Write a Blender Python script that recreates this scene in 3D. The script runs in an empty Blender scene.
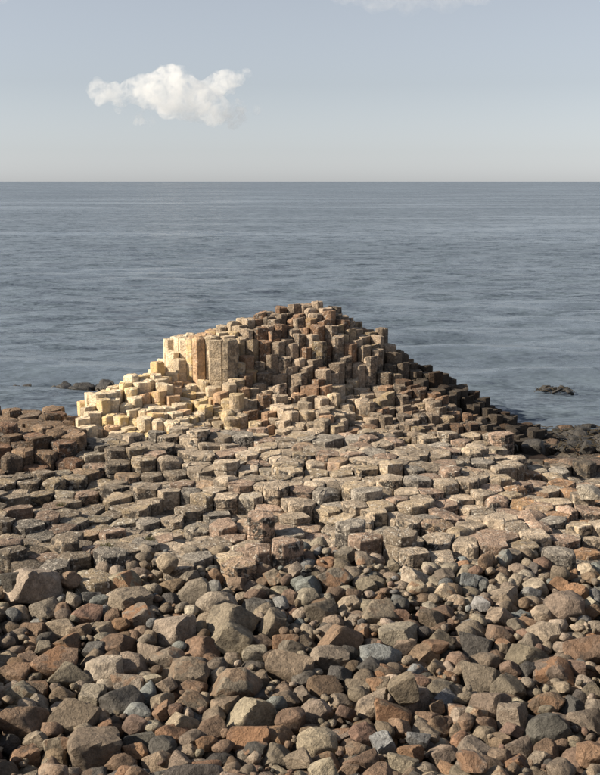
import bpy, bmesh, math, random
import numpy as np
from mathutils import Vector, Matrix, Euler

random.seed(11)
rng = np.random.default_rng(11)
R = math.radians
sc = bpy.context.scene
col = sc.collection

# ------------------------------------------------------------------ camera
F, CX, CY = 1100.0, 300.0, 387.5          # focal length and centre in photo pixels (600 x 775)
CAMZ = 6.2
PITCH = math.atan((CY - 181.5) / F)
cam_d = bpy.data.cameras.new('camera')
cam = bpy.data.objects.new('camera', cam_d)
col.objects.link(cam)
cam.location = (0, 0, CAMZ)
cam.rotation_euler = (R(90) - PITCH, 0, 0)
cam_d.sensor_fit = 'VERTICAL'
cam_d.sensor_height = 24.0
cam_d.lens = 24.0 * F / 775.0
cam_d.clip_start = 0.1
cam_d.clip_end = 200000
sc.camera = cam

# ------------------------------------------------------------------ light
SUN_EL, SUN_BACK = R(30), R(8)            # sun from the left, a little behind the camera
sdir = Vector((-math.cos(SUN_BACK) * math.cos(SUN_EL), -math.sin(SUN_BACK) * math.cos(SUN_EL), math.sin(SUN_EL)))
w = bpy.data.worlds.new('World')
sc.world = w
w.use_nodes = True
nt = w.node_tree
bg = nt.nodes['Background']
sky = nt.nodes.new('ShaderNodeTexSky')
sky.sky_type = 'NISHITA'
sky.sun_disc = False
sky.sun_elevation = SUN_EL
sky.sun_rotation = math.atan2(sdir.x, sdir.y)
sky.air_density = 1.0
sky.dust_density = 0.4
sky.ozone_density = 1.0
hs = nt.nodes.new('ShaderNodeHueSaturation')
hs.inputs['Saturation'].default_value = 0.26
nt.links.new(sky.outputs[0], hs.inputs['Color'])
tint_n = nt.nodes.new('ShaderNodeMix'); tint_n.data_type = 'RGBA'; tint_n.blend_type = 'MULTIPLY'; tint_n.inputs[0].default_value = 1.0
tint_n.inputs[7].default_value = (.937, .985, 1.075, 1)      # the cool grey cast of a hazy sky
nt.links.new(hs.outputs[0], tint_n.inputs[6])
nt.links.new(tint_n.outputs[2], bg.inputs['Color'])
bg.inputs['Strength'].default_value = 0.058
sun_d = bpy.data.lights.new('sun', 'SUN')
sun_d.energy = 5.0
sun_d.angle = R(0.6)
sun_d.color = (1.0, 0.88, 0.70)
sun = bpy.data.objects.new('sun', sun_d)
col.objects.link(sun)
sun.rotation_euler = sdir.to_track_quat('Z', 'Y').to_euler()
sc.view_settings.view_transform = 'Standard'
sc.view_settings.look = 'None'
sc.view_settings.gamma = 1.0
sc.view_settings.use_curve_mapping = False
sc.view_settings.exposure = 0.9
sc.render.engine = 'CYCLES'
sc.cycles.use_denoising = True
sc.cycles.max_bounces = 16
sc.cycles.volume_bounces = 16
sc.cycles.diffuse_bounces = 3
sc.cycles.glossy_bounces = 3

# ------------------------------------------------------------------ helpers
def zat(py, y):                            # height of the thing seen at picture row py when it stands y metres ahead
    return CAMZ - y * math.tan(PITCH + math.atan((py - CY) / F))
def axis(y, z): return y * math.cos(PITCH) + (CAMZ - z) * math.sin(PITCH)
def xat(px, y, z): return (px - CX) / F * axis(y, z)
def pxof(x, y, z): return CX + F * x / axis(y, z)
def pyof(y, z):
    return CY + F * math.tan(math.atan2(CAMZ - z, y) - PITCH)
def ground_at(px, py, z):
    y = (CAMZ - z) / math.tan(PITCH + math.atan((py - CY) / F))
    return xat(px, y, z), y
def lerp_tab(tab, x):
    if x <= tab[0][0]: return tab[0][1]
    for (a, b), (c, d) in zip(tab, tab[1:]):
        if x <= c: return b + (d - b) * (x - a) / (c - a)
    return tab[-1][1]
class Noise:                               # smooth value noise from summed waves
    def __init__(s, seed, n=14, f=1.0):
        r = np.random.default_rng(seed)
        s.k = r.normal(size=(n, 3)) * f * r.uniform(.5, 1.6, (n, 1))
        s.p = r.uniform(0, 6.28, n); s.n = n
    def __call__(s, v):
        return np.cos(np.asarray(v) @ s.k.T + s.p).sum(-1) / math.sqrt(s.n)
def mesh_from(name, V, Fc, mat, smooth=True, sharp=None):
    me = bpy.data.meshes.new(name)
    me.from_pydata([tuple(v) for v in V], [], Fc)
    me.materials.append(mat)
    if smooth: me.polygons.foreach_set('use_smooth', [True] * len(me.polygons))
    if sharp: me.set_sharp_from_angle(angle=R(sharp))
    me.update()
    return me
def set_attr(me, name, data):              # per-vertex colour attribute
    a = me.attributes.new(name, 'FLOAT_COLOR', 'POINT')
    a.data.foreach_set('color', np.asarray(data, dtype=np.float32).ravel())
def link(name, me, parent=None, loc=(0, 0, 0)):
    o = bpy.data.objects.new(name, me)
    col.objects.link(o)
    o.location = loc
    if parent: o.parent = parent
    return o
def tag(o, label=None, cat=None, group=None, kind=None):
    if label: o['label'] = label
    if cat: o['category'] = cat
    if group: o['group'] = group
    if kind: o['kind'] = kind
    return o

# ------------------------------------------------------------------ materials
class NT:
    def __init__(s, name):
        s.m = bpy.data.materials.new(name); s.m.use_nodes = True
        s.t = s.m.node_tree; s.n = s.t.nodes
        s.b = s.n['Principled BSDF']; s.out = s.n['Material Output']
    def add(s, typ, **kw):
        n = s.n.new(typ)
        for k, v in kw.items(): setattr(n, k, v)
        return n
    def put(s, sock, v):
        if isinstance(v, bpy.types.NodeSocket): s.t.links.new(v, sock)
        else: sock.default_value = v
    def pos(s): return s.add('ShaderNodeNewGeometry').outputs['Position']
    def noise(s, vec, scale, detail=4, rough=.55, dist=0.):
        n = s.add('ShaderNodeTexNoise'); s.put(n.inputs['Vector'], vec)
        n.inputs['Scale'].default_value = scale; n.inputs['Detail'].default_value = detail
        n.inputs['Roughness'].default_value = rough; n.inputs['Distortion'].default_value = dist
        return n.outputs['Fac']
    def ramp(s, v, lo, hi, a=0., b=1.):
        n = s.add('ShaderNodeMapRange'); n.interpolation_type = 'SMOOTHSTEP'
        s.put(n.inputs[0], v)
        for i, q in enumerate((lo, hi, a, b)): n.inputs[i + 1].default_value = q
        return n.outputs[0]
    def math(s, op, a, b=0., c=0.):
        n = s.add('ShaderNodeMath', operation=op)
        for i, q in enumerate((a, b, c)): s.put(n.inputs[i], q)
        return n.outputs[0]
    def mix(s, f, a, b, mode='MIX'):
        n = s.add('ShaderNodeMix', data_type='RGBA', blend_type=mode)
        s.put(n.inputs[0], f); s.put(n.inputs[6], a); s.put(n.inputs[7], b)
        return n.outputs[2]
    def attr(s, name, typ='GEOMETRY'):
        return s.add('ShaderNodeAttribute', attribute_name=name, attribute_type=typ)
    def sep(s, c):
        n = s.add('ShaderNodeSeparateColor'); s.put(n.inputs[0], c); return n.outputs
    def scalevec(s, vec, sx, sy, sz):
        n = s.add('ShaderNodeVectorMath', operation='MULTIPLY'); s.put(n.inputs[0], vec)
        n.inputs[1].default_value = (sx, sy, sz); return n.outputs[0]
    def bump(s, h, strength, dist, prev=None):
        n = s.add('ShaderNodeBump'); n.inputs['Strength'].default_value = strength
        n.inputs['Distance'].default_value = dist; s.put(n.inputs['Height'], h)
        if prev is not None: s.put(n.inputs['Normal'], prev)
        return n.outputs[0]

def column_material():
    k = NT('weathered_basalt')
    p = k.pos()
    tint = k.attr('tint').outputs['Color']
    wr, wy, wd = k.sep(k.attr('wear').outputs['Color'])[:3]   # pale lichen, yellow lichen, dark crust
    big = k.noise(p, 2.3, 5, .6)
    fine = k.noise(p, 17, 6, .7)
    grain = k.noise(p, 75, 3, .6)
    c = k.mix(1.0, tint, k.ramp(big, .3, .7, .72, 1.25), 'MULTIPLY')
    c = k.mix(1.0, c, k.ramp(fine, .3, .7, .66, 1.3), 'MULTIPLY')
    c = k.mix(1.0, c, k.ramp(grain, .25, .75, .78, 1.2), 'MULTIPLY')
    # yellow lichen
    ym = k.math('MULTIPLY', k.ramp(k.noise(p, 4.5, 5, .65, .4), .36, .58), wy)
    c = k.mix(ym, c, (.62, .46, .22, 1))
    # black crust, mostly as irregular blotches
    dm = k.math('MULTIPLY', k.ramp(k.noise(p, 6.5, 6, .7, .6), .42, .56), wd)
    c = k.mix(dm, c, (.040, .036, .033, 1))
    # pale lichen spots
    lm = k.math('MULTIPLY', k.ramp(k.noise(p, 13, 6, .72, .5), .545, .63), wr)
    c = k.mix(lm, c, (.52, .48, .42, 1))
    k.put(k.b.inputs['Base Color'], c)
    k.b.inputs['Roughness'].default_value = .92
    k.b.inputs['Specular IOR Level'].default_value = .25
    h = k.math('ADD', k.math('MULTIPLY', fine, .7), k.math('MULTIPLY', grain, .25))
    v = k.add('ShaderNodeTexVoronoi'); k.put(v.inputs['Vector'], p); v.inputs['Scale'].default_value = 30
    h = k.math('ADD', h, k.math('MULTIPLY', v.outputs['Distance'], .35))
    n1 = k.bump(big, .6, .10)
    k.put(k.b.inputs['Normal'], k.bump(h, .75, .035, n1))
    return k.m

def boulder_material(name='beach_boulder', wet=False):
    k = NT(name)
    p = k.pos()
    oc = k.add('ShaderNodeObjectInfo').outputs['Color']
    base = k.mix(1.0, k.attr('tint').outputs['Color'], oc, 'MULTIPLY')
    stain = k.attr('stain', 'OBJECT').outputs['Fac']
    big = k.noise(p, 3.1, 5, .6, .3)
    fine = k.noise(p, 21, 6, .7)
    grain = k.noise(p, 95, 3, .6)
    c = k.mix(1.0, base, k.ramp(big, .3, .7, .70, 1.25), 'MULTIPLY')
    c = k.mix(1.0, c, k.ramp(fine, .28, .72, .68, 1.28), 'MULTIPLY')
    c = k.mix(1.0, c, k.ramp(grain, .25, .75, .8, 1.18), 'MULTIPLY')
    sm = k.math('MULTIPLY', k.ramp(k.noise(p, 4.2, 4, .55, .5), .47, .55), stain)
    c = k.mix(sm, c, k.mix(fine, (.19, .100, .056, 1), (.31, .185, .108, 1)))
    dk = k.math('MULTIPLY', k.ramp(k.noise(p, 5.3, 6, .7, .4), .55, .68), .65)
    c = k.mix(dk, c, (.045, .040, .037, 1))
    sp = k.math('MULTIPLY', k.ramp(k.noise(p, 34, 4, .6), .68, .73), .35)
    c = k.mix(sp, c, (.42, .39, .34, 1))
    k.put(k.b.inputs['Base Color'], c)
    k.b.inputs['Roughness'].default_value = .62 if wet else .82
    k.b.inputs['Specular IOR Level'].default_value = .5 if wet else .3
    h = k.math('ADD', fine, k.math('MULTIPLY', grain, .3))
    mid = k.noise(p, 8.5, 5, .62, .6)
    n1 = k.bump(mid, .8, .10)
    k.put(k.b.inputs['Normal'], k.bump(h, .8, .035, n1))
    return k.m

def gravel_material():
    k = NT('dark_gravel')
    p = k.pos()
    a = k.noise(p, 9, 6, .7)
    v = k.add('ShaderNodeTexVoronoi'); k.put(v.inputs['Vector'], p); v.inputs['Scale'].default_value = 14
    c = k.mix(a, (.05, .043, .037, 1), (.16, .135, .11, 1))
    k.put(k.b.inputs['Base Color'], c)
    k.b.inputs['Roughness'].default_value = .9
    k.put(k.b.inputs['Normal'], k.bump(v.outputs['Distance'], 1., .05))
    return k.m

def sea_material():
    k = NT('sea_water')
    p = k.pos()
    k.b.inputs['Base Color'].default_value = (.092, .119, .152, 1)
    k.b.inputs['IOR'].default_value = 1.333
    slick = k.noise(k.scalevec(p, .011, .045, 1), 1.0, 7, .68, .6)
    k.put(k.b.inputs['Roughness'], k.ramp(slick, .4, .65, .31, .20))
    amp = k.ramp(slick, .48, .62, 1.0, .22)
    def tilt(scale, sx, sy):                 # wave-slope field: taken point by point so that far water keeps its roughness
        n = k.add('ShaderNodeTexNoise'); k.put(n.inputs['Vector'], k.scalevec(p, *scale)); n.inputs['Scale'].default_value = 1.0
        n.inputs['Detail'].default_value = 3; n.inputs['Distortion'].default_value = .3
        v = k.add('ShaderNodeVectorMath', operation='SUBTRACT'); k.put(v.inputs[0], n.outputs['Color']); v.inputs[1].default_value = (.5, .5, .5)
        return k.scalevec(v.outputs[0], sx, sy, 0)
    def vadd(a, b):
        n = k.add('ShaderNodeVectorMath', operation='ADD'); k.put(n.inputs[0], a); k.put(n.inputs[1], b); return n.outputs[0]
    sl = vadd(tilt((5.5, 8, 1), 1.2, 1.8), vadd(vadd(tilt((.13, .25, 1), .3, .4), tilt((.5, 1.0, 1), 1.4, 3.2)), tilt((1.8, 3.4, 1), 1.2, 2.6)))
    sc_ = k.add('ShaderNodeVectorMath', operation='SCALE'); k.put(sc_.inputs[0], sl); k.put(sc_.inputs['Scale'], amp)
    nn = k.add('ShaderNodeVectorMath', operation='NORMALIZE')
    k.put(nn.inputs[0], vadd(k.add('ShaderNodeNewGeometry').outputs['Normal'], sc_.outputs[0]))
    k.put(k.b.inputs['Normal'], nn.outputs[0])
    return k.m

def kelp_material():
    k = NT('wet_kelp')
    a = k.noise(k.pos(), 8, 4)
    k.put(k.b.inputs['Base Color'], k.mix(a, (.018, .014, .009, 1), (.06, .045, .022, 1)))
    k.b.inputs['Roughness'].default_value = .4
    return k.m

def cloud_material(name, lo, hi, dens):
    k = NT(name)
    k.n.remove(k.b)
    v = k.add('ShaderNodeVolumePrincipled')
    p = k.pos()
    n = k.noise(p, .016, 9, .70, .6)
    v.inputs['Color'].default_value = (1, 1, 1, 1)
    v.inputs['Anisotropy'].default_value = .2
    k.put(v.inputs['Density'], k.ramp(n, lo, hi, 0., dens))
    k.t.links.new(v.outputs[0], k.out.inputs['Volume'])
    return k.m

def grass_material():
    k = NT('salt_grass')
    a = k.noise(k.pos(), 6, 3)
    k.put(k.b.inputs['Base Color'], k.mix(a, (.05, .055, .02, 1), (.13, .12, .045, 1)))
    k.b.inputs['Roughness'].default_value = .8
    return k.m

M_COL = column_material(); M_BLD = boulder_material(); M_WET = boulder_material('wet_boulder', True)
M_GRAV = gravel_material(); M_SEA = sea_material(); M_KELP = kelp_material(); M_CLOUD = cloud_material('cloud_vapour', .43, .60, .0105); M_HAZY = cloud_material('thin_cloud_vapour', .36, .70, .0022); M_GRASS = grass_material()

# ------------------------------------------------------------------ ground and sea
SEA = -0.6
def ground_z(x, y):
    base = lerp_tab([(-40, 6.5), (-4, 5.0), (1, 4.55), (8.2, 0.0), (13.2, 0.02), (15.2, .17), (16.6, .26), (18, .1), (25, -.05), (29, -.5), (31, -1.1), (50, -5), (70, -8)], y)
    return base
gx = np.linspace(-60, 60, 121); gy = np.linspace(-40, 70, 140)
gn = Noise(3, 20, .7)
V = []
for yy in gy:
    for xx in gx:
        V.append((xx, yy, ground_z(xx, yy) - .06 + .05 * float(gn((xx, yy, 0)))))
nx = len(gx)
Fc = [(j * nx + i, j * nx + i + 1, (j + 1) * nx + i + 1, (j + 1) * nx + i) for j in range(len(gy) - 1) for i in range(nx - 1)]
tag(link('ground', mesh_from('ground', V, Fc, M_GRAV)), kind='structure')

# sea: fine swell geometry near the shore, then one flat sheet on to the horizon
xs = np.concatenate([-np.geomspace(90, 90000, 22)[::-1], np.linspace(-85, 85, 250), np.geomspace(90, 90000, 22)])
ys = np.concatenate([np.linspace(24, 60, 170), np.linspace(60.4, 220, 230), np.geomspace(223, 120000, 40)])
wv = np.random.default_rng(5)
Xg, Yg = np.meshgrid(xs, ys)
Zg = np.full_like(Xg, SEA)
fade = np.clip((200 - np.abs(Yg)) / 150, 0, 1) * np.clip((84 - np.abs(Xg)) / 20, 0, 1)
for i in range(34):
    lam = wv.uniform(.9, 7.0); th = wv.normal(0, .42); kk = 6.283 / lam
    Zg += fade * .0042 * lam * np.cos(kk * (Xg * math.sin(th) + Yg * math.cos(th)) + wv.uniform(0, 6.28))
nx = len(xs)
Fc = [(j * nx + i, j * nx + i + 1, (j + 1) * nx + i + 1, (j + 1) * nx + i) for j in range(len(ys) - 1) for i in range(nx - 1)]
tag(link('sea', mesh_from('sea', np.stack([Xg, Yg, Zg], -1).reshape(-1, 3), Fc, M_SEA)), kind='structure')

# ------------------------------------------------------------------ basalt columns
# mound section lines: picture column -> (metres ahead, picture row of the surface there), ridge first
ST = [
    (80,  [(27.0, 412), (26.2, 424), (25.4, 436)]),
    (90,  [(27.0, 397), (26.2, 402), (25.9, 428), (25.3, 436)]),
    (120, [(27.6, 385), (26.9, 402), (26.2, 420), (25.3, 436)]),
    (158, [(28.4, 364), (27.8, 380), (27.0, 405), (25.3, 437)]),
    (170, [(29.9, 338), (29.3, 341), (29.1, 372), (27.4, 398), (25.3, 438)]),
    (200, [(30.0, 333), (28.72, 341), (28.50, 388), (27.2, 405), (25.3, 438)]),
    (236, [(30.4, 322), (29.3, 338), (28.7, 362), (28.0, 386), (27.0, 404), (25.3, 438)]),
    (255, [(30.7, 317), (29.5, 343), (28.6, 378), (27.4, 404), (25.3, 438)]),
    (290, [(31.2, 308), (30.2, 327), (29.2, 356), (28.2, 384), (25.3, 438)]),
    (325, [(31.2, 306), (30.3, 324), (29.5, 348), (28.6, 380), (25.3, 438)]),
    (348, [(31.2, 321), (30.2, 336), (29.5, 350), (29.1, 388), (25.3, 438)]),
    (380, [(31.0, 337), (30.0, 346), (29.5, 364), (29.0, 390), (25.3, 438)]),
    (420, [(30.4, 360), (29.5, 376), (28.0, 398), (25.3, 440)]),
    (445, [(30.0, 371), (29.0, 388), (27.6, 408), (25.3, 442)]),
    (470, [(29.6, 389), (28.6, 402), (27.0, 420), (25.3, 443)]),
    (500, [(29.2, 410), (28.0, 424), (26.6, 436), (25.3, 447)]),
    (540, [(28.6, 436), (27.4, 446), (26.4, 452), (25.3, 456)]),
    (575, [(28.2, 452), (27.0, 458), (26.0, 461), (25.0, 466)]),
]
for i, (px, pr) in enumerate(ST):
    ST[i] = (px, [(d, zat(py, d)) for d, py in reversed(pr)])
def mound_sect(k, y):
    pr = ST[k][1]
    if y > pr[-1][0]:                       # seaward side falls away
        return pr[-1][1] - (y - pr[-1][0] - .3) * .75 if y > pr[-1][0] + .3 else pr[-1][1]
    return lerp_tab(pr, y)
def mound_z(x, y):
    px = pxof(x, y, 1.0)
    if px <= ST[0][0]: return mound_sect(0, y) - (ST[0][0] - px) * .02
    for k in range(len(ST) - 1):
        a, b = ST[k][0], ST[k + 1][0]
        if px <= b:
            t = (px - a) / (b - a)
            return mound_sect(k, y) * (1 - t) + mound_sect(k + 1, y) * t
    return mound_sect(len(ST) - 1, y) - (px - ST[-1][0]) * .01
def front_edge(x): return 16.1 + .35 * math.sin(x * .9 + 1) + .30 * math.sin(x * 2.3) + .22 * math.sin(x * 5.1 + 2) - .03 * x
def region(x, y):
    px = pxof(x, y, .5)
    if y > 25.4 and 84 < px < 560:
        return 'mound' if y < 34.5 and mound_z(x, y) > -1.1 else None
    if px <= 78 and 22.2 + .004 * px < y < 28.2 and px > -120: return 'plateau'
    if front_edge(x) < y < 25.4 and -170 < px < 790:
        return 'ledge' if (px > 505 and y > 23.4) else 'terrace'
    if px > 540 and 25.4 <= y < 26.8: return 'ledge'
    if 78 < px <= 84 and 25.4 < y < 26.5: return 'plateau'
    return None
tn1, tn2, tn3 = Noise(21, 12, .55), Noise(22, 12, 1.5), Noise(23, 12, .9)
def terrace_z(x, y, reg):
    q = (x, y, 0)
    px = pxof(x, y, .5)
    if reg == 'plateau':
        z = lerp_tab([(22.2, .32), (23.2, .50), (23.6, .62), (25.6, .62), (26.8, .60), (28.2, .1)], y)
        z += .10 * float(tn2(q))
        if px > 45: z -= (px - 45) * .006
        return z
    if reg == 'ledge':
        return lerp_tab([(22.5, .15), (24.5, -.02), (26.8, -.35)], y) + .10 * float(tn2(q))
    q2 = (x * .45, y * 1.5, 0)
    z = .40 + .11 * float(tn1(q)) + .11 * float(tn2(q2))
    z += lerp_tab([(16.2, .02), (17.5, 0), (20, -.05), (22, -.10), (25.4, -.06)], y)
    z = round(z / .11) * .11
    if px < 120: z += .08 * (120 - px) / 120 * lerp_tab([(18, 0), (22, 1), (26, 0)], y)
    if px > 440: z -= (px - 440) / 160 * lerp_tab([(16, .14), (19, .12), (25, .25)], y)
    return z
# boulders read off the photograph: column, row, width, height, colour, shape, orange stain
KEY = [(33,588,54,29,'p','slab',0),(70,595,26,16,'b','angular',0),(125,585,34,26,'p','wedge',.9),(91,600,22,16,'s','wedge',0),(88,618,28,24,'r','angular',.4),
(130,604,40,20,'g','slab',0),(138,620,36,22,'g','slab',.9),(15,604,26,18,'d','angular',0),(45,612,30,18,'g','angular',0),(62,630,30,22,'p','rounded',0),
(35,632,28,16,'b','angular',0),(105,634,28,22,'g','wedge',0),(65,647,30,18,'b','angular',.8),(8,644,20,22,'d','angular',0),(98,651,28,16,'d','angular',0),
(119,647,36,20,'b','slab',0),(56,667,40,22,'b','angular',.9),(104,673,40,25,'p','rounded',0),(134,668,34,22,'g','slab',0),(14,678,30,28,'b','angular',.3),
(68,678,38,18,'g','slab',0),(75,686,13,14,'o','rounded',0),(28,664,24,14,'b','slab',0),(168,583,22,14,'p','rounded',0),(217,606,42,30,'p','rounded',0),
(254,610,27,23,'d','rounded',0),(193,596,36,14,'g','slab',0),(170,603,21,14,'d','rounded',0),(291,600,18,18,'b','rounded',0),(175,632,46,32,'p','wedge',0),
(230,624,50,19,'g','angular',0),(232,640,42,18,'p','slab',0),(272,626,30,34,'g','wedge',0),(202,651,36,24,'b','angular',.2),(167,661,34,20,'g','angular',.5),
(240,655,20,18,'r','angular',0),(255,657,24,18,'p','angular',0),(284,645,26,18,'b','angular',.6),(212,665,22,11,'o','rounded',0),(290,670,44,34,'g','angular',0),
(186,677,46,26,'g','angular',.3),(310,590,26,24,'s','wedge',0),(334,580,36,19,'p','angular',.8),(413,580,28,20,'p','angular',.2),(320,614,34,22,'g','angular',0),
(333,625,22,18,'g','rounded',0),(378,617,36,20,'g','angular',.2),(340,642,44,22,'b','slab',0),(398,637,40,25,'p','angular',0),(380,659,38,20,'s','rounded',0),
(328,662,42,32,'g','wedge',0),(386,679,28,27,'b','rounded',.9),(424,658,30,15,'b','slab',0),(436,672,20,18,'g','angular',0),(402,619,20,12,'r','rounded',0),
(430,622,28,24,'g','angular',0),(443,616,26,20,'r','angular',.3),(370,641,12,16,'b','rounded',0),(441,642,26,16,'g','angular',0),(468,583,20,18,'s','angular',0),
(503,599,30,20,'p','angular',0),(565,608,44,30,'g','rounded',0),(499,619,32,22,'g','slab',0),(527,627,20,20,'o','angular',0),(471,632,30,23,'g','rounded',0),
(500,638,30,22,'b','rounded',.2),(546,636,38,27,'p','rounded',0),(530,645,22,14,'g','rounded',0),(475,648,34,11,'d','slab',0),(527,659,42,30,'g','angular',0),
(583,653,40,30,'r','angular',.3),(459,664,26,26,'r','rounded',0),(485,664,28,20,'g','rounded',0),(480,680,40,22,'g','slab',0),(553,674,40,28,'g','angular',.9),
(575,597,30,11,'o','slab',0),(595,630,18,18,'p','rounded',0),(571,577,14,13,'o','angular',0),(23,727,48,38,'b','angular',.2),(75,721,50,38,'g','angular',0),
(93,752,54,28,'g','slab',0),(62,700,24,18,'b','rounded',0),(33,692,30,18,'b','angular',.4),(37,706,26,14,'p','slab',0),(130,688,36,17,'p','slab',.6),
(122,703,42,20,'d','slab',0),(95,695,24,16,'p','angular',0),(55,762,26,17,'b','rounded',0),(25,761,30,12,'o','slab',0),(140,745,32,20,'d','angular',0),
(120,769,32,17,'b','slab',0),(9,745,24,24,'d','angular',0),(163,706,26,26,'g','wedge',0),(189,706,40,31,'g','angular',.3),(233,688,50,28,'g','angular',.4),
(222,712,33,18,'g','wedge',0),(250,718,48,36,'p','wedge',0),(251,741,42,32,'o','angular',.8),(173,737,34,12,'o','slab',0),(210,736,34,22,'b','angular',0),
(187,757,30,22,'g','angular',0),(160,764,32,28,'g','angular',0),(279,760,34,28,'g','rounded',0),(220,765,30,22,'d','rounded',0),(294,721,24,29,'b','angular',.7),
(285,704,28,20,'g','angular',0),(180,727,36,10,'p','slab',0),(315,715,35,29,'g','rounded',0),(318,744,42,24,'p','rounded',0),(340,706,22,26,'g','wedge',0),
(325,690,36,18,'b','wedge',0),(358,690,30,20,'g','wedge',0),(372,711,38,22,'p','wedge',0),(391,720,42,19,'b','slab',.9),(362,728,15,18,'o','rounded',0),
(353,722,16,18,'d','rounded',0),(408,702,38,16,'g','slab',0),(403,690,30,14,'g','slab',0),(385,748,32,34,'s','wedge',0),(358,756,26,20,'g','rounded',.3),
(438,730,24,23,'b','angular',.3),(414,759,18,18,'o','angular',0),(443,755,28,22,'g','angular',0),(325,766,30,14,'b','rounded',.4),(508,690,34,20,'g','slab',0),
(545,705,38,18,'b','angular',.5),(490,709,42,20,'g','wedge',0),(514,722,32,35,'g','wedge',.1),(547,733,42,38,'d','rounded',0),(586,726,38,32,'g','angular',0),
(485,729,22,22,'b','angular',.2),(520,752,26,19,'g','angular',0),(470,756,40,24,'g','wedge',0),(592,756,30,22,'o','rounded',0),(576,768,40,20,'b','slab',0),
(500,761,24,16,'b','rounded',0),(460,735,20,20,'g','angular',0),(575,710,28,18,'d','wedge',0),(8,587,10,9,'w','rounded',0),(241,597,10,8,'w','rounded',0),
(150,655,26,16,'p','slab',0),(350,606,26,14,'p','rounded',0),(590,612,22,16,'b','angular',.2),(535,590,26,13,'p','slab',0),(588,492,26,18,'p','angular',0)]
seeds = []
def seed_grid(sp, regs, jit):
    yy, row = 15.6, 0
    while yy < 35:
        xx = -16 + (row % 2) * sp / 2
        while xx < 16:
            x = xx + random.uniform(-jit, jit) * sp; y = yy + random.uniform(-jit, jit) * sp
            rg = region(x, y)
            if rg == 'terrace' and y < front_edge(x) + .9 and random.random() < .30: rg = 'gap'
            if rg == 'terrace' and y < 17.6:      # loose boulders lie where the pavement has broken away
                pu, pv = pxof(x, y, .3), pyof(y, .3)
                if any(abs(pu - q[0]) < q[2] * .6 and -q[3] * .5 < pv - q[1] < q[3] * .95 for q in KEY if 570 < q[1] < 640): rg = 'gap'
            if rg is None and y < 30: rg = 'gap'
            if rg in regs or (rg == 'gap' and 'terrace' in regs): seeds.append((x, y, rg))
            xx += sp
        yy += sp * .866; row += 1
seed_grid(.48, ('terrace', 'plateau', 'ledge'), .24)
seed_grid(.355, ('mound',), .18)
# drop seeds that crowd one another across a border
cell = {}
keep = []
for s in seeds:
    c = (int(s[0] // 1), int(s[1] // 1))
    lim = .258 if s[2] == 'mound' else .295
    if any((s[0] - q[0]) ** 2 + (s[1] - q[1]) ** 2 < lim * lim for dx in (-1, 0, 1) for dy in (-1, 0, 1) for q in cell.get((c[0] + dx, c[1] + dy), ())):
        continue
    cell.setdefault(c, []).append(s); keep.append(s)
seeds = keep
def cell_poly(s):
    x, y = s[0], s[1]
    r = .25 if s[2] == 'mound' else .36
    a0 = (x * 7.3 + y * 3.1) % 1.0
    poly = [(x + r * math.cos(a * math.pi / 3 + a0), y + r * math.sin(a * math.pi / 3 + a0)) for a in range(6)]
    c = (int(x // 1), int(y // 1))
    for dx in (-1, 0, 1):
        for dy in (-1, 0, 1):
            for q in cell.get((c[0] + dx, c[1] + dy), ()):
                if q is s: continue
                nx_, ny_ = q[0] - x, q[1] - y
                if nx_ * nx_ + ny_ * ny_ > .9: continue
                mx, my = (q[0] + x) / 2, (q[1] + y) / 2
                out = []
                for i in range(len(poly)):
                    a, b = poly[i - 1], poly[i]
                    da = (a[0] - mx) * nx_ + (a[1] - my) * ny_; db = (b[0] - mx) * nx_ + (b[1] - my) * ny_
                    if da * db < 0:
                        t = da / (da - db); out.append((a[0] + (b[0] - a[0]) * t, a[1] + (b[1] - a[1]) * t))
                    if db <= 0: out.append(b)
                poly = out
                if len(poly) < 3: return None
    # merge corners that lie close together
    res = []
    for p in poly:
        if not res or math.dist(p, res[-1]) > .065: res.append(p)
    if len(res) > 2 and math.dist(res[0], res[-1]) < .065: res.pop()
    return res if len(res) >= 4 else None

# standing-proud columns seen in the photograph: (column, row of the top, metres above ground)
PROUD = [(320, 545, .70), (268, 546, .60), (352, 551, .60), (357, 523, .70), (268, 515, .62), (455, 480, .52), (437, 478, .50),
         (548, 549, .50), (60, 540, .60), (300, 465, .52), (285, 468, .52), (520, 462, .35)]
allseeds = seeds
seeds = [s for s in seeds if s[2] != 'gap']
hj = {s: -9. for s in allseeds}
for s in seeds:
    if s[2] == 'mound':
        z = mound_z(s[0], s[1])
        px_ = pxof(s[0], s[1], 1.)
        wall = 1. if 163 < px_ < 246 and s[1] > 27.9 else 0.
        z += (.12 - .09 * wall) * float(tn3((s[0] * 1.8, s[1] * 1.8, 0))) + random.uniform(-.13, .13) * (1 - .7 * wall)
        yw = lerp_tab([(160, 29.2), (172, 29.1), (200, 28.65), (236, 28.05), (250, 28.3), (266, 28.75)], px_)
        if 163 < px_ < 230 and -.35 < s[1] - yw < .5:      # the sheer pale wall of tall columns
            z = (zat(341, yw) if px_ > 176 else zat(343, yw)) + random.uniform(-.09, .07) - (random.uniform(.2, .7) if random.random() < .16 else 0) + (s[1] - yw) * .1 if s[1] > yw else zat(383 if px_ > 180 else 374, yw) + random.uniform(-.12, .10)
        if random.random() < .06 * (1 - wall): z += random.choice((-.2, .2))
    else:
        z = terrace_z(s[0], s[1], s[2]) + random.uniform(-.022, .022)
        q = random.random()
        if q < .10: z += random.uniform(.06, .16)
        elif q < .18: z -= random.uniform(.06, .16)
        elif q < .26: z -= random.uniform(.15, .28)
    hj[s] = z
proud_ids = set()
for px, py, z in PROUD:
    x, y = ground_at(px, py, z)
    b = min((s for s in seeds if s not in proud_ids), key=lambda s: (s[0] - x) ** 2 + (s[1] - y) ** 2)
    hj[b] = z; proud_ids.add(b)
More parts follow.
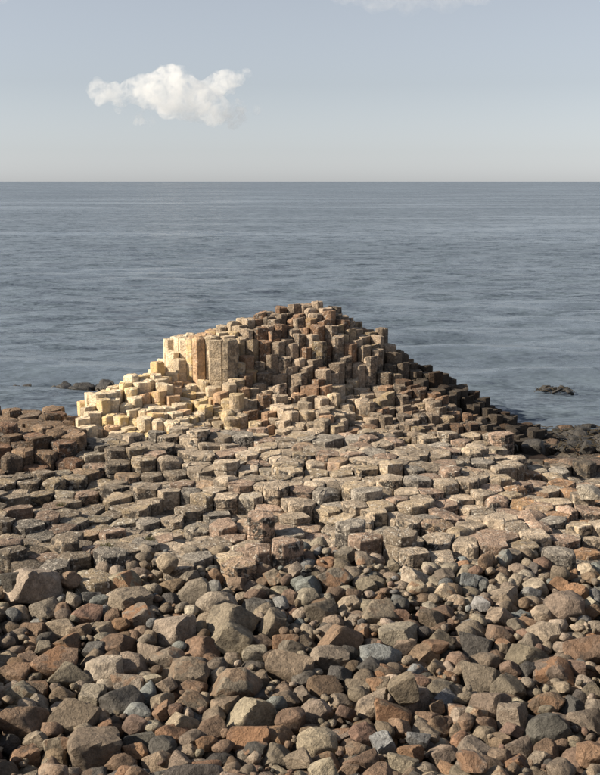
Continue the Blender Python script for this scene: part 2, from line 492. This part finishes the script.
# the lone block on the right shoulder of the mound
pinn = min((s for s in seeds if s[2] == 'mound'), key=lambda s: abs(pxof(s[0], s[1], 1.5) - 379) / 30 + abs(s[1] - 30.6))
hj[pinn] = zat(328, pinn[1]); proud_ids.add(pinn)

def column_mesh(s, poly):
    x, y, rg = s
    zt = hj[s]
    cx = sum(p[0] for p in poly) / len(poly); cy = sum(p[1] for p in poly) / len(poly)
    px = pxof(x, y, zt)
    shrink = random.uniform(.95, .99) if rg == 'mound' else random.uniform(.962, .99)
    rnd = random.choice((.12, .15, .2, .25, .35, .5, .9)) * random.uniform(.8, 1.2) * (1.2 if (rg != 'mound' and px > 300) else 1.0)
    ring = []                                # two points near each corner: blunt corners, flat sides
    n = len(poly)
    for i in range(n):
        a, b = poly[i], poly[(i + 1) % n]
        for t in (random.uniform(.05, .13), random.uniform(.42, .58), random.uniform(.87, .95)):
            q = 1 if t < .3 or t > .7 else 1 + random.uniform(-.02, .02)
            ring.append(((a[0] + (b[0] - a[0]) * t - cx) * shrink * q, (a[1] + (b[1] - a[1]) * t - cy) * shrink * q))
    m = len(ring)
    rad = math.sqrt(sum(p[0] ** 2 + p[1] ** 2 for p in ring) / m)
    tx, ty = random.gauss(0, .06), random.gauss(0, .06)
    if rg == 'mound' and px > 250 and random.random() < .3: tx += random.uniform(.05, .25); ty -= random.uniform(0, .25)
    dome = random.uniform(-.012, .02) + (.035 if rnd > .9 else 0)
    if s in proud_ids: rnd, tx, ty, dome = .7, 0, 0, .02
    base = -.75 if rg == 'mound' else -.25
    depth = zt - base
    rings = []                               # (z below top, scale) from the bottom up
    joints = []
    jl, jh = (.22, .55) if rg == 'mound' else (.10, .26)
    q = random.uniform(jl, jh)
    while q < min(depth - .1, 1.6) and len(joints) < 4:
        joints.append(q); q += random.uniform(jl, jh * 1.1)
    rings.append((-depth, 1.0, 0))
    for jz in reversed(joints):
        g = random.uniform(.945, .975)
        s1 = random.uniform(.99, 1.01)
        rings += [(-jz - .022, s1, 0), (-jz, g, 0), (-jz + .022, random.uniform(.99, 1.01), 0)]
    rings += [(-.06 * rnd, 1.0, .015 * rnd), (-.028 * rnd, .985 - .03 * rnd, .010 * rnd), (-.004, .95 - .08 * rnd, .008), (dome * .7, .55, .012)]
    ph = [random.uniform(-1, 1) for _ in range(m)]
    chip = [1.0] * m
    if random.random() < .6:
        c0 = random.randrange(m); wdt = random.randint(1, 4)
        for k in range(-wdt, wdt + 1): chip[(c0 + k) % m] = random.uniform(1.6, 3.6)
    Vv, Ff = [], []
    sx, sy = random.gauss(0, .012), random.gauss(0, .012)
    for (dz, scl, jt) in rings:
        for i, (rx, ry) in enumerate(ring):
            qx, qy = rx * scl, ry * scl
            zz = dz
            if dz > -.2:
                zz = dz * (chip[i] if dz < 0 else 1) + jt * ph[i]
                if chip[i] > 1 and scl > .8: qx *= .97; qy *= .97
                zz += tx * qx + ty * qy
            Vv.append((qx + sx * dz, qy + sy * dz, zz))
    for k in range(len(rings) - 1):
        for i in range(m):
            j = (i + 1) % m
            Ff.append((k * m + i, k * m + j, (k + 1) * m + j, (k + 1) * m + i))
    Vv.append((0, 0, dome))
    for i in range(m):
        Ff.append(((len(rings) - 1) * m + i, (len(rings) - 1) * m + (i + 1) % m, len(Vv) - 1))
    # stone colour
    u = random.random()
    if rg == 'mound':
        lit = max(0., min(1., (262 - px) / 90), min(.32, (400 - px) / 220) if zt < .95 else 0.)  # left columns paler: cream stone, with sunlit brightness put into the colour
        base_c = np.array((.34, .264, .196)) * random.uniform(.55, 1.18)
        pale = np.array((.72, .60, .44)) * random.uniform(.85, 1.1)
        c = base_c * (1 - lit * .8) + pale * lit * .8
        if u < .24: c = c * np.array((.82, .66, .57))
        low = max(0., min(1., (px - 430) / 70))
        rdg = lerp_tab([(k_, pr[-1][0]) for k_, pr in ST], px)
        low = max(low, max(0., min(1., (px - 370) / 50)) * max(0., min(1., (y - rdg + 2.1) / .9)))  # right flank darkened up to the ridge: dark wet rock plus painted-in shade
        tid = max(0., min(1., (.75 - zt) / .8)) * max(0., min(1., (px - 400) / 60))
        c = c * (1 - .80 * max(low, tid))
        yel = (.8 if random.random() < .3 else .12) * max(0., min(1., (265 - px) / 60)) + (.25 if random.random() < .15 else .0)
        wear = (random.uniform(.2, .7) * (1 - low), yel * (1 - low), random.uniform(.15, .7) * (1 - lit * .85))
    else:
        c = np.array((.39, .316, .240)) * random.uniform(.55, 1.2)
        if u < .22: c = np.array((.37, .265, .20)) * random.uniform(.7, 1.05)
        elif u < .34: c = np.array((.27, .24, .205)) * random.uniform(.8, 1.1)
        wear = (random.uniform(.3, 1.), .15 if random.random() < .2 else 0., random.uniform(.2, .6))
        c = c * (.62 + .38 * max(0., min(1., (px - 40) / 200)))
        if rg == 'plateau': c = c * np.array((.84, .70, .60)); wear = (wear[0] * .5, 0, wear[2])
        if rg == 'ledge' : c = c * (.28 if y > 24.2 else .5); wear = (.2, 0, .9)
        if px > 510 and u > .84: c = np.array((.34, .21, .125)) * random.uniform(.7, 1.1)
    # sides darker than tops: black lichen, with some shade put into the colour
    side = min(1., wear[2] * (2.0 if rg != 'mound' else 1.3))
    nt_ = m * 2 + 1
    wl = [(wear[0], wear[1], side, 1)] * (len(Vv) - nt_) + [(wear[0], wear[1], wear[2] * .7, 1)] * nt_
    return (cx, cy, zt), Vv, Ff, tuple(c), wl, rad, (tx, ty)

PARENT = {}
for rg, nm, lb, ct in (
    ('mound', 'basalt_mound', 'stepped mound of tall tan basalt columns rising against the sea', 'rock formation'),
    ('terrace', 'basalt_terrace', 'broad low pavement of worn hexagonal basalt stones between boulder beach and mound', 'rock formation'),
    ('plateau', 'basalt_plateau', 'dark raised block of basalt columns beside the water, opposite the pale columns', 'rock formation'),
    ('ledge', 'basalt_ledge', 'low dark wet basalt ledge sloping down into kelp-strewn shallows', 'rock formation')):
    e = bpy.data.objects.new(nm, None)
    pts = [s for s in seeds if s[2] == rg]
    e.location = (sum(s[0] for s in pts) / len(pts), sum(s[1] for s in pts) / len(pts), 0)
    e.empty_display_size = .2
    col.objects.link(e); tag(e, lb, ct)
    PARENT[rg] = e
built = {'mound': [], 'terrace': [], 'plateau': [], 'ledge': []}
tops = []
for s in seeds:
    poly = cell_poly(s)
    if not poly: continue
    d = column_mesh(s, poly)
    # how large it shows: hidden height is what nearer neighbours cover
    x, y, z = d[0]
    tops.append((x, y, z, s[2]))
    cover = [hj[q] for dx in (-1, 0, 1) for dy in (-1, 0) for q in cell.get((int(x // 1) + dx, int(y // 1) + dy), ()) if abs(q[0] - x) < .35 and .1 < y - q[1] < .75]
    face = z - (max(cover) if cover else z - .5)
    px, py = pxof(x, y, z), pyof(y, z)
    behind = s[2] == 'mound' and y > lerp_tab([(k, pr[-1][0]) for k, pr in ST], px) + .5
    inside = -8 < px < 608
    score = -1 if (behind or not inside) else d[5] * 2 * F / y * (max(face, 0) * F / y + 2 * d[5] * F / y * (CAMZ - z) / y)
    built[s[2]].append((score, d))
for rg, lst in built.items():
    lst.sort(key=lambda t: -t[0])
    par = PARENT[rg]; o0 = par.location
    SV, SF, ST_, SW = [], [], [], []
    for i, (score, (loc, Vv, Ff, c, wear, rad, tl)) in enumerate(lst):
        if i < 298 and score > 12:
            me = mesh_from('basalt_column', Vv, Ff, M_COL, True, 21)
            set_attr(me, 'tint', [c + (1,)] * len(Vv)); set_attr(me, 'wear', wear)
            link('basalt_column', me, par, Vector(loc) - o0)
        else:
            b = len(SV)
            SV += [(v[0] + loc[0] - o0.x, v[1] + loc[1] - o0.y, v[2] + loc[2]) for v in Vv]
            SF += [tuple(k + b for k in f) for f in Ff]
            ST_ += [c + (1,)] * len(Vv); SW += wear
    if SV:
        me = mesh_from('small_columns', SV, SF, M_COL, True, 21)
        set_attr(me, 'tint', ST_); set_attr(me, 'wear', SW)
        tag(link('column_mass', me, par), kind='stuff')

# ------------------------------------------------------------------ boulders
def ico(sub):
    bm = bmesh.new(); bmesh.ops.create_icosphere(bm, subdivisions=sub, radius=1)
    v = np.array([q.co[:] for q in bm.verts]); f = [tuple(q.index for q in p.verts) for p in bm.faces]
    bm.free(); return v / np.linalg.norm(v, axis=1)[:, None], f
ICO = {k: ico(k) for k in (1, 2, 3, 4)}
def rock_shape(seed, style, sub):
    r = np.random.default_rng(seed)
    v, f = ICO[sub]
    npl = {'angular': 6, 'rounded': 11, 'slab': 6, 'wedge': 6}[style]
    N = r.normal(size=(npl, 3)); N /= np.linalg.norm(N, axis=1)[:, None]
    for _ in range(30):                      # spread the facets
        dd = N @ N.T - 2 * np.eye(npl); j = dd.argmax(1)
        N = N - .08 * N[j] ; N /= np.linalg.norm(N, axis=1)[:, None]
    C = r.uniform(.60, .92, npl) if style != 'rounded' else r.uniform(.76, 1.0, npl)
    if style == 'wedge': C = r.uniform(.42, .95, npl)
    N = np.vstack([N, np.eye(3), -np.eye(3)]); C = np.concatenate([C, np.full(6, 1.0)])
    p = {'angular': 44, 'rounded': 20, 'slab': 44, 'wedge': 60}[style] * r.uniform(.8, 1.3)
    q = np.maximum(v @ N.T, 0) / C
    rad = (q ** p).sum(1) ** (-1 / p)
    V = v * rad[:, None]
    n1, n2, n3 = Noise(seed * 3 + 1, 16, 1.7), Noise(seed * 3 + 2, 18, 4.2), Noise(seed * 3 + 3, 20, 10)
    a = {'rounded': .03, 'angular': .028, 'slab': .025, 'wedge': .028}[style]
    V = V * (1 + a * n1(V) + .014 * n2(V) + .006 * n3(V))[:, None]
    for _ in range({'rounded': 9, 'angular': 12, 'slab': 12, 'wedge': 10}[style]):      # chipped corners and edges
        nn = r.normal(size=3); nn /= np.linalg.norm(nn)
        h = V @ nn; lim = h.max() * r.uniform(.84, .97)
        V = V - np.outer(np.maximum(h - lim, 0) * .96, nn)
    V = V * (1 + .008 * n2(V * 1.7) + .007 * n3(V))[:, None]
    V -= (V.max(0) + V.min(0)) / 2
    V /= np.abs(V).max(0)
    return V, f
STY = ('angular', 'rounded', 'slab', 'wedge')
VAR = {st: [] for st in STY}
for a, st in enumerate(STY):
    for i in range(14):
        hi, f4 = rock_shape(100 * a + i, st, 4)
        me = mesh_from('boulder', hi, f4, M_BLD, True, 27)
        set_attr(me, 'tint', np.ones((len(hi), 4)))
        VAR[st].append({'me': me, 'v2': rock_shape(100 * a + i, st, 2), 'v1': rock_shape(100 * a + i, st, 1)})

COLR = {'g': ((.205, .166, .127), 'grey-brown'), 'p': ((.315, .265, .205), 'pale grey'), 'o': ((.25, .155, .097), 'orange-brown'),
        'r': ((.195, .130, .098), 'reddish'), 'd': ((.090, .082, .074), 'dark slate'), 'b': ((.180, .128, .090), 'brown'),
        's': ((.200, .204, .198), 'blue-grey'), 'w': ((.55, .53, .48), 'whitish')}
GX0, GY0, GS = -11., 7.4, .025
NXg, NYg = int(22 / GS), int(10.2 / GS)
hm = np.zeros((NYg, NXg))
for j in range(NYg):
    hm[j, :] = ground_z(0, GY0 + j * GS) - .02
for (x, y, z, rg) in tops:                   # terrace stones already stand on the beach's far side
    if y < GY0 + NYg * GS + .3:
        i0, j0 = (x - GX0) / GS, (y - GY0) / GS; rr = .25 / GS
        a0, a1, b0, b1 = int(max(0, i0 - rr)), int(min(NXg, i0 + rr)), int(max(0, j0 - rr)), int(min(NYg, j0 + rr))
        if a1 > a0 and b1 > b0: hm[b0:b1, a0:a1] = np.maximum(hm[b0:b1, a0:a1], z)
def footprint(x, y, a, b, rz):
    rr = max(a, b)
    i0, i1 = int((x - rr - GX0) / GS), int((x + rr - GX0) / GS) + 1
    j0, j1 = int((y - rr - GY0) / GS), int((y + rr - GY0) / GS) + 1
    if i0 < 0 or j0 < 0 or i1 >= NXg or j1 >= NYg: return None
    X = GX0 + np.arange(i0, i1) * GS - x; Y = GY0 + np.arange(j0, j1) * GS - y
    X, Y = np.meshgrid(X, Y)
    c, s = math.cos(rz), math.sin(rz)
    q = ((X * c + Y * s) / a) ** 2 + ((-X * s + Y * c) / b) ** 2
    return slice(j0, j1), slice(i0, i1), q
def settle(x, y, a, b, c, rz, pct):
    fp = footprint(x, y, a, b, rz)
    if fp is None: return None
    J, I, q = fp
    m = q < .80
    under = -c * np.sqrt(np.clip(1 - q, 0, 1))
    return float(np.percentile((hm[J, I] - under)[m], pct))
def commit(x, y, z, a, b, c, rz):
    J, I, q = footprint(x, y, a, b, rz)
    top = z + c * .93 * np.clip(1 - q ** 1.4, 0, 1) ** .5
    hm[J, I] = np.where(q < 1, np.maximum(hm[J, I], top), hm[J, I])
rocks = []                                   # dicts
def put(x, y, a, b, c, rz, style, colr, stain, pct, key=False):
    z = settle(x, y, a, b, c, rz, pct)
    if z is None: return None
    if key: z = min(z, ground_z(x, y) + .36)
    commit(x, y, z, a, b, c, rz)
    rk = dict(x=x, y=y, z=z, a=a, b=b, c=c, rz=rz, st=style, col=colr, stain=stain, key=key,
              tilt=(random.gauss(0, .16), random.gauss(0, .16)), var=random.randrange(14))
    rocks.append(rk)
    return rk
for (px, py, wp, hp, cl, st, sn) in sorted(KEY, key=lambda k: -k[2] * k[3]):
    if py < 560: continue
    x, y = ground_at(px, py, .22)
    k = F / axis(y, .22)
    a = wp / k / 2 * (1.04 if py < 640 else 1.10)
    th = math.atan2(CAMZ - .2, y)
    b = a * random.uniform(.75, .95)
    c = max(.55 * a, (hp / k - 2 * b * math.sin(th) * .75) / math.cos(th) / 2, .11 if a > .12 else .04)
    c = min(c * 1.35, a * 1.1)
    rz = random.uniform(-.35, .35)
    for _ in range(4):                       # keep it where the photograph shows it, at the height it comes to rest
        z = settle(x, y, a, b, c, rz, 55)
        if z is None: break
        x, y = ground_at(px, py, min(z, .6))
    put(x, y, a, b, c, rz, st, cl, sn, 55, True)
    rocks[-1]['kp'] = (px, py)
fill_cols = ['g'] * 12 + ['b'] * 6 + ['p'] * 5 + ['d'] * 3 + ['o'] * 1 + ['r'] * 2 + ['s'] * 1
def fill(n, lo, hi, tries, pct):
    done = 0
    for _ in range(n):
        a = lo + (hi - lo) * random.random() ** 1.25
        b = a * random.uniform(.6, .95); c = a * random.uniform(.5, .85)
        best = None
        for _ in range(tries):
            y = random.uniform(8.4, 17.3); x = random.uniform(-1, 1) * min(10.4, (y * .30 + 2.2))
            if y > front_edge(x) + .75: continue
            rz = random.uniform(0, 6.28)
            z = settle(x, y, a, b, c, rz, pct)
            if z is None: continue
            pq = pxof(x, y, z)
            if -25 < pq < 625 and y > 9.9 and (a > .20 or z - ground_z(x, y) > .20): continue
            if (best is None or z < best[0]): best = (z, x, y, rz)
        if best and best[0] < .7:
            st = random.choice(('angular', 'angular', 'rounded', 'rounded', 'slab', 'wedge')); cl = random.choice(fill_cols)
            if best[2] > 14.2 and random.random() < .5: cl = random.choice('ppsg')
            put(best[1], best[2], a, b, c, best[3], st, cl, random.choice((0, 0, 0, 0, 0, 0, .3, .7)), pct)
            done += 1
    return done
fill(260, .20, .34, 8, 66)
fill(1150, .13, .20, 10, 62)
fill(420, .08, .12, 8, 74)
fill(800, .035, .075, 8, 85)

terr_y = 16.4
for rk in rocks:
    ax = axis(rk['y'], rk['z'])
    px, py = pxof(rk['x'], rk['y'], rk['z']), pyof(rk['y'], rk['z'])
    # how far it stands clear of what lies just in front of it
    fp = footprint(rk['x'], max(rk['y'] - rk['b'] - .12, GY0 + .4), rk['a'] * .8, .1, 0)
    front = float(np.median(hm[fp[0], fp[1]])) if fp else 0
    clear = max(0., min(1., (rk['z'] + rk['c'] - front) / (2 * rk['c']) + .35))
    rk['show'] = (2 * rk['a'] * F / ax) ** 2 * clear if (-5 < px < 605 and py < 790) else -1
    if rk['key']: rk['show'] += 3000
    rk['px'], rk['py'] = px, py
rocks.sort(key=lambda r: -r['show'])
SPECIAL = {(33,588): 'large pale grey slab boulder resting against the dark terrace stones', (217,606): 'big rounded pale boulder just below the terrace edge',
 (547,733): 'round dark slate boulder with a sunken face', (250,718): 'large pale wedge boulder leaning over an orange one', (251,741): 'blocky orange boulder propped under a large pale wedge',
 (75,721): 'massive square grey-brown boulder lying across a long flat one', (93,752): 'long flat grey-brown boulder under a massive square one',
 (175,632): 'pale wedge-shaped boulder with a sharp triangular top', (565,608): 'broad rounded boulder with a pitted top near the terrace corner',
 (385,748): 'blue-grey slate boulder with crinkled faces', (386,679): 'upright boulder with a bright orange side', (88,618): 'brick-red angular boulder among grey ones',
 (398,637): 'whitish-grey blocky boulder with one squared corner', (546,636): 'smooth pale rounded boulder, egg-like, beside an orange cube', (527,627): 'small orange cube-shaped stone beside a smooth pale boulder',
 (8,587): 'small white stone at the edge of the large pale slab', (241,597): 'small white pebble behind a big rounded pale boulder', (583,653): 'blocky reddish boulder with a flat front', (334,580): 'pale boulder with orange patches fallen from the terrace edge',
 (514,722): 'tall tilted grey boulder next to the round dark slate one', (91,600): 'pale blue-grey pointed stone by the brick-red boulder'}
VIS = 298
SV, SF, SC = [], [], []
def jitcol(cl):
    c = np.array(COLR[cl][0]) * random.uniform(.72, 1.22)
    return tuple(float(q) for q in np.clip(c * (1 + np.array((random.uniform(-.05, .06), 0, random.uniform(-.06, .05)))), 0, 1))
voff = 0
for i, rk in enumerate(rocks):
    c = jitcol(rk['col'])
    if i < VIS and rk['show'] > 0:
        o = link('boulder', VAR[rk['st']][rk['var']]['me'], None, (rk['x'], rk['y'], rk['z']))
        o.rotation_euler = (rk['tilt'][0], rk['tilt'][1], rk['rz'])
        o.scale = (rk['a'], rk['b'], rk['c'])
        o.color = c + (1,)
        o['stain'] = float(rk['stain'])
        lab = None
        if rk['key']:
            lab = SPECIAL.get(rk.get('kp'))
        if not lab:
            size = 'large' if rk['a'] > .27 else 'medium-sized' if rk['a'] > .19 else 'small'
            zone = 'close under the basalt terrace' if rk['y'] > 14.6 else 'on the open boulder beach'
            shp = {'angular': 'angular', 'rounded': 'rounded', 'slab': 'flat slab-like', 'wedge': 'wedge-shaped'}[rk['st']]
            stn = ' with orange patches' if rk['stain'] > .45 else ''
            rk['d'] = f"{size} {COLR[rk['col']][1]} {shp}"
            rk['base'] = f"{rk['d']} boulder{stn}"; rk['zone'] = zone
        tag(o, lab, 'boulder', 'boulders of the beach')
        rk['o'] = o
    else:
        v, f = VAR[rk['st']][rk['var']]['v2' if rk['a'] > .085 else 'v1']
        m = Matrix.LocRotScale(Vector((rk['x'], rk['y'], rk['z'])), Euler((rk['tilt'][0], rk['tilt'][1], rk['rz'])), Vector((rk['a'], rk['b'], rk['c'])))
        m = np.array(m)
        P = v @ m[:3, :3].T + m[:3, 3]
        SV.append(P); SF += [tuple(q + voff for q in t) for t in f]; SC.append(np.tile(np.array(c + (1,)), (len(v), 1))); voff += len(v)
ind = [r for r in rocks if 'o' in r]
for r in ind:                                # what lies beside each boulder
    nb = sorted((q for q in ind if q is not r and 'd' in q), key=lambda q: (q['x'] - r['x']) ** 2 + (q['y'] - r['y']) ** 2)[:5]
    r['nb'] = [q['d'] for q in nb]
for r in ind:
    if 'base' not in r: continue
    same = [q for q in ind if q is not r and q.get('base') == r['base']]
    if not same: r['o']['label'] = r['base'] + ' ' + r['zone']; continue
    for dsc in r['nb'][:4]:
        if len((r['base'] + ' beside a ' + dsc + ' one').split()) <= 16 and all(dsc not in q['nb'] for q in same): r['o']['label'] = r['base'] + ' beside a ' + dsc + ' one'; break
    else:
        for u_ in range(4):
            for v_ in range(u_ + 1, 4):
                d1, d2 = r['nb'][u_], r['nb'][v_]
                lb = f"{r['base']} between a {d1} and a {d2} one"
                if 'zz' not in r and d1 != d2 and len(lb.split()) <= 16 and not any(d1 in q['nb'] and d2 in q['nb'] for q in same):
                    r['o']['label'] = lb; r['zz'] = 1
        if 'zz' not in r: r['o']['label'] = r['base'] + ' ' + r['zone']
SV = np.vstack(SV)
me = mesh_from('shingle', SV, SF, M_BLD)
set_attr(me, 'tint', np.vstack(SC))
tag(link('shingle', me), 'small stones filling the gaps between the beach boulders', 'shingle', kind='stuff')
print('ROCKS', len(rocks), 'TRIS stuff', len(SF), 'COLS', {k: len(v) for k, v in built.items()})

# ------------------------------------------------------------------ wet shore rocks and kelp on the right, skerries in the sea
wetv = []
for st in ('angular', 'rounded', 'slab'):
    for i in range(4):
        v, f = rock_shape(900 + i + 10 * len(wetv), st, 3)
        me = mesh_from('shore_rock', v, f, M_WET); set_attr(me, 'tint', np.ones((len(v), 4))); wetv.append(me)
n = 0
placed = []
for _ in range(900):
    y = random.uniform(25.2, 30.3)
    px = random.uniform(520, 720)
    if px < 520 + (y - 25) * 9: continue
    x = xat(px, y, -.3)
    if any(math.hypot(x - q[0], y - q[1]) < q[2] for q in placed): continue
    a = random.uniform(.10, .27)
    gz = lerp_tab([(25, .0), (27, -.42), (30.3, -.72)], y)
    placed.append((x, y, a * 1.25))
    o = link('shore_rock', random.choice(wetv), None, (x, y, gz + a * .18))
    o.scale = (a, a * random.uniform(.7, 1), a * random.uniform(.5, .8)); o.rotation_euler = (random.gauss(0, .2), random.gauss(0, .2), random.uniform(0, 6.28))
    k = random.uniform(.6, 1.2)
    o.color = (.045 * k, .040 * k, .035 * k, 1) if random.random() < .92 else (.11, .07, .045, 1)
    brown = o.color[0] > .095 and o.color[2] < .05
    tag(o, ('rusty brown' if brown else 'wet black') + f" {'big' if a > .2 else 'little'} shore rock {'half sunk in the kelp-strewn shallows' if y > 28 else 'lying among kelp below the basalt ledge'}", 'shore rock', 'wet rocks at the kelp-strewn water edge')
    n += 1
    if n > 150: break
def kelp_strips(spots, seed, lmax=.4):                # ribbon fronds draped over rocks
    r = random.Random(seed); V, Ff = [], []
    for (x, y, z, spread, cnt) in spots:
        for _ in range(cnt):
            a = r.uniform(0, 6.28); L = r.uniform(.3, 1.) * lmax; wd = r.uniform(.05, .11) * lmax
            bx, by = x + r.gauss(0, spread), y + r.gauss(0, spread * .6); bz = z + r.uniform(-.10, .12) * lmax
            b0 = len(V)
            for k in range(5):
                t = k / 4
                cx_, cy_ = bx + math.cos(a) * L * t, by + math.sin(a) * L * t
                cz = bz + .12 * lmax * math.sin(t * 3.0) * r.uniform(.5, 1.2) - .3 * lmax * t
                ox, oy = -math.sin(a) * wd * (1 - .6 * t), math.cos(a) * wd * (1 - .6 * t)
                V += [(cx_ - ox, cy_ - oy, cz), (cx_, cy_, cz + .018), (cx_ + ox, cy_ + oy, cz)]
            for k in range(4):
                p = b0 + k * 3
                Ff += [(p, p + 1, p + 4, p + 3), (p + 1, p + 2, p + 5, p + 4)]
    return V, Ff
sp = []
for (x, y, a) in placed:
    if random.random() < .75: sp.append((x, y, lerp_tab([(25, .0), (27, -.42), (30.3, -.72)], y) + .12, .28, 9))
V, Ff = kelp_strips(sp, 4)
tag(link('kelp', mesh_from('kelp', V, Ff, M_KELP)), 'dark brown kelp draped over the wet shore rocks', 'kelp', kind='stuff')
def skerry(px, py, wpx, lab, seed, flat=1., big=.25):
    x, y = ground_at(px, py, SEA)
    k = F / axis(y, SEA); half = wpx / k / 2
    e = bpy.data.objects.new('skerry', None); e.location = (x, y, SEA); col.objects.link(e)
    tag(e, lab, 'skerry', 'kelp-covered rocks awash in the sea')
    r = random.Random(seed); sp = []
    for q in range(max(9, int(half * 22))):
        t = r.uniform(-1, 1); a = r.uniform(.55, 1.) * big
        o = link('rock', r.choice(wetv), e, (t * half, r.uniform(-.5, .5), .02 + a * .15)); o.scale = (a * 1.3, a, a * r.uniform(.5, .8) * flat)
        o.rotation_euler = (r.gauss(0, .3), r.gauss(0, .2), r.uniform(0, 6.28)); o.color = (.04, .036, .032, 1)
        sp.append((t * half, r.uniform(-.4, .3), .06, .16, 10))
    V, Ff = kelp_strips(sp, seed, .25)
    tag(link('kelp_cover', mesh_from('kelp_cover', V, Ff, M_KELP), e), kind='stuff')
skerry(86, 389, 48, 'low black kelp-covered rock awash beyond the pale columns', 1, .55, .27)
skerry(13, 391, 22, 'small black rock barely breaking the surface beyond the dark plateau', 2, .7, .17)
skerry(556, 390, 27, 'thin dark kelp-topped reef off the kelp-strewn shore', 3, .6, .16)

# the pale loose block lying on the terrace near the ledge
for (px, py, wp, hp, cl, st, sn) in KEY:
    if py < 560:
        x, y = ground_at(px, py, .45); k = F / axis(y, .4)
        o = link('boulder', VAR[st][3]['me'], None, (x, y, .42)); o.scale = (wp / k / 2, wp / k / 2.4, .17); o.color = (.42, .37, .30, 1); o['stain'] = 0.
        tag(o, 'pale loose block lying on the terrace beside the dark wet ledge', 'boulder')

# salty grass tufts in the joints of the terrace
def tuft(px, py, lab, seed):
    r = random.Random(seed)
    x, y = ground_at(px, py, .42)
    V, Ff = [], []
    for _ in range(60):
        a = r.uniform(0, 6.28); L = r.uniform(.05, .13); bx, by = r.gauss(0, .05), r.gauss(0, .03); lean = r.uniform(.2, .9)
        b0 = len(V); wv_ = .006
        for k in range(3):
            t = k / 2
            cx_, cy_, cz = bx + math.cos(a) * L * lean * t * t, by + math.sin(a) * L * lean * t * t, L * t
            V += [(cx_ - wv_ * (1 - t), cy_, cz), (cx_ + wv_ * (1 - t), cy_, cz)]
        Ff += [(b0, b0 + 1, b0 + 3, b0 + 2), (b0 + 2, b0 + 3, b0 + 5, b0 + 4)]
    near = min(tops, key=lambda t: (t[0] - x) ** 2 + (t[1] - y) ** 2)
    tag(link('grass_tuft', mesh_from('grass_tuft', V, Ff, M_GRASS), None, (x, y, min(near[2], .6) - .03)), lab, 'grass', 'grass tufts in the terrace joints')
for i, (px, py) in enumerate([(25, 548), (108, 553), (395, 527), (512, 551), (527, 572), (150, 540), (60, 492)]):
    tuft(px, py, 'thin olive grass tuft rooted in a joint of the stone pavement', 30 + i)

# ------------------------------------------------------------------ cloud
CD = 6000.
def cloud(name, blobs, lab, dist, depth, mat):
    bm = bmesh.new()
    u0 = sum(b[0] for b in blobs) / len(blobs)
    for (px, py, r) in blobs:
        y = dist + random.uniform(-.4, .4) * depth; z = zat(py, y); x = xat(px, y, z); rr = r / F * dist
        bmesh.ops.create_icosphere(bm, subdivisions=3, radius=rr * 1.18, matrix=Matrix.Translation((x, y, z)) @ Matrix.Diagonal((1, 1.1, .95, 1)))
    me = bpy.data.meshes.new(name); bm.to_mesh(me); bm.free(); me.materials.append(mat)
    o = link(name, me)
    md = o.modifiers.new('union', 'REMESH'); md.mode = 'VOXEL'; md.voxel_size = 14
    for sz, stg in ((95, 60), (36, 46), (14, 18)):
        tx_ = bpy.data.textures.new('puff', 'CLOUDS'); tx_.noise_scale = sz; tx_.noise_depth = 4
        dm = o.modifiers.new('puff', 'DISPLACE'); dm.texture = tx_; dm.texture_coords = 'GLOBAL'; dm.strength = stg; dm.mid_level = .55
    md = o.modifiers.new('union', 'REMESH'); md.mode = 'VOXEL'; md.voxel_size = 6
    tag(o, lab, 'cloud')
cloud('cloud', [(100,93,12),(112,90,9),(122,99,9),(133,90,11),(150,92,17),(172,92,24),(172,77,12),(160,84,12),(188,88,14),(190,104,18),(205,100,14),(212,110,15),
                (233,118,11),(238,108,8),(212,88,13),(224,83,12),(237,80,9),(247,74,6),(140,121,6),(150,122,5),(256,110,4),(118,106,6)],
      'small bright cumulus cloud alone in the pale sky', CD, 220, M_CLOUD)
cloud('cloud', [(345,-12,16),(375,-10,20),(410,-9,21),(445,-10,20),(480,-14,18),(510,-18,16),(-6,-12,16)], 'thin pale cloud bank at the very top of the sky', CD, 200, M_HAZY)
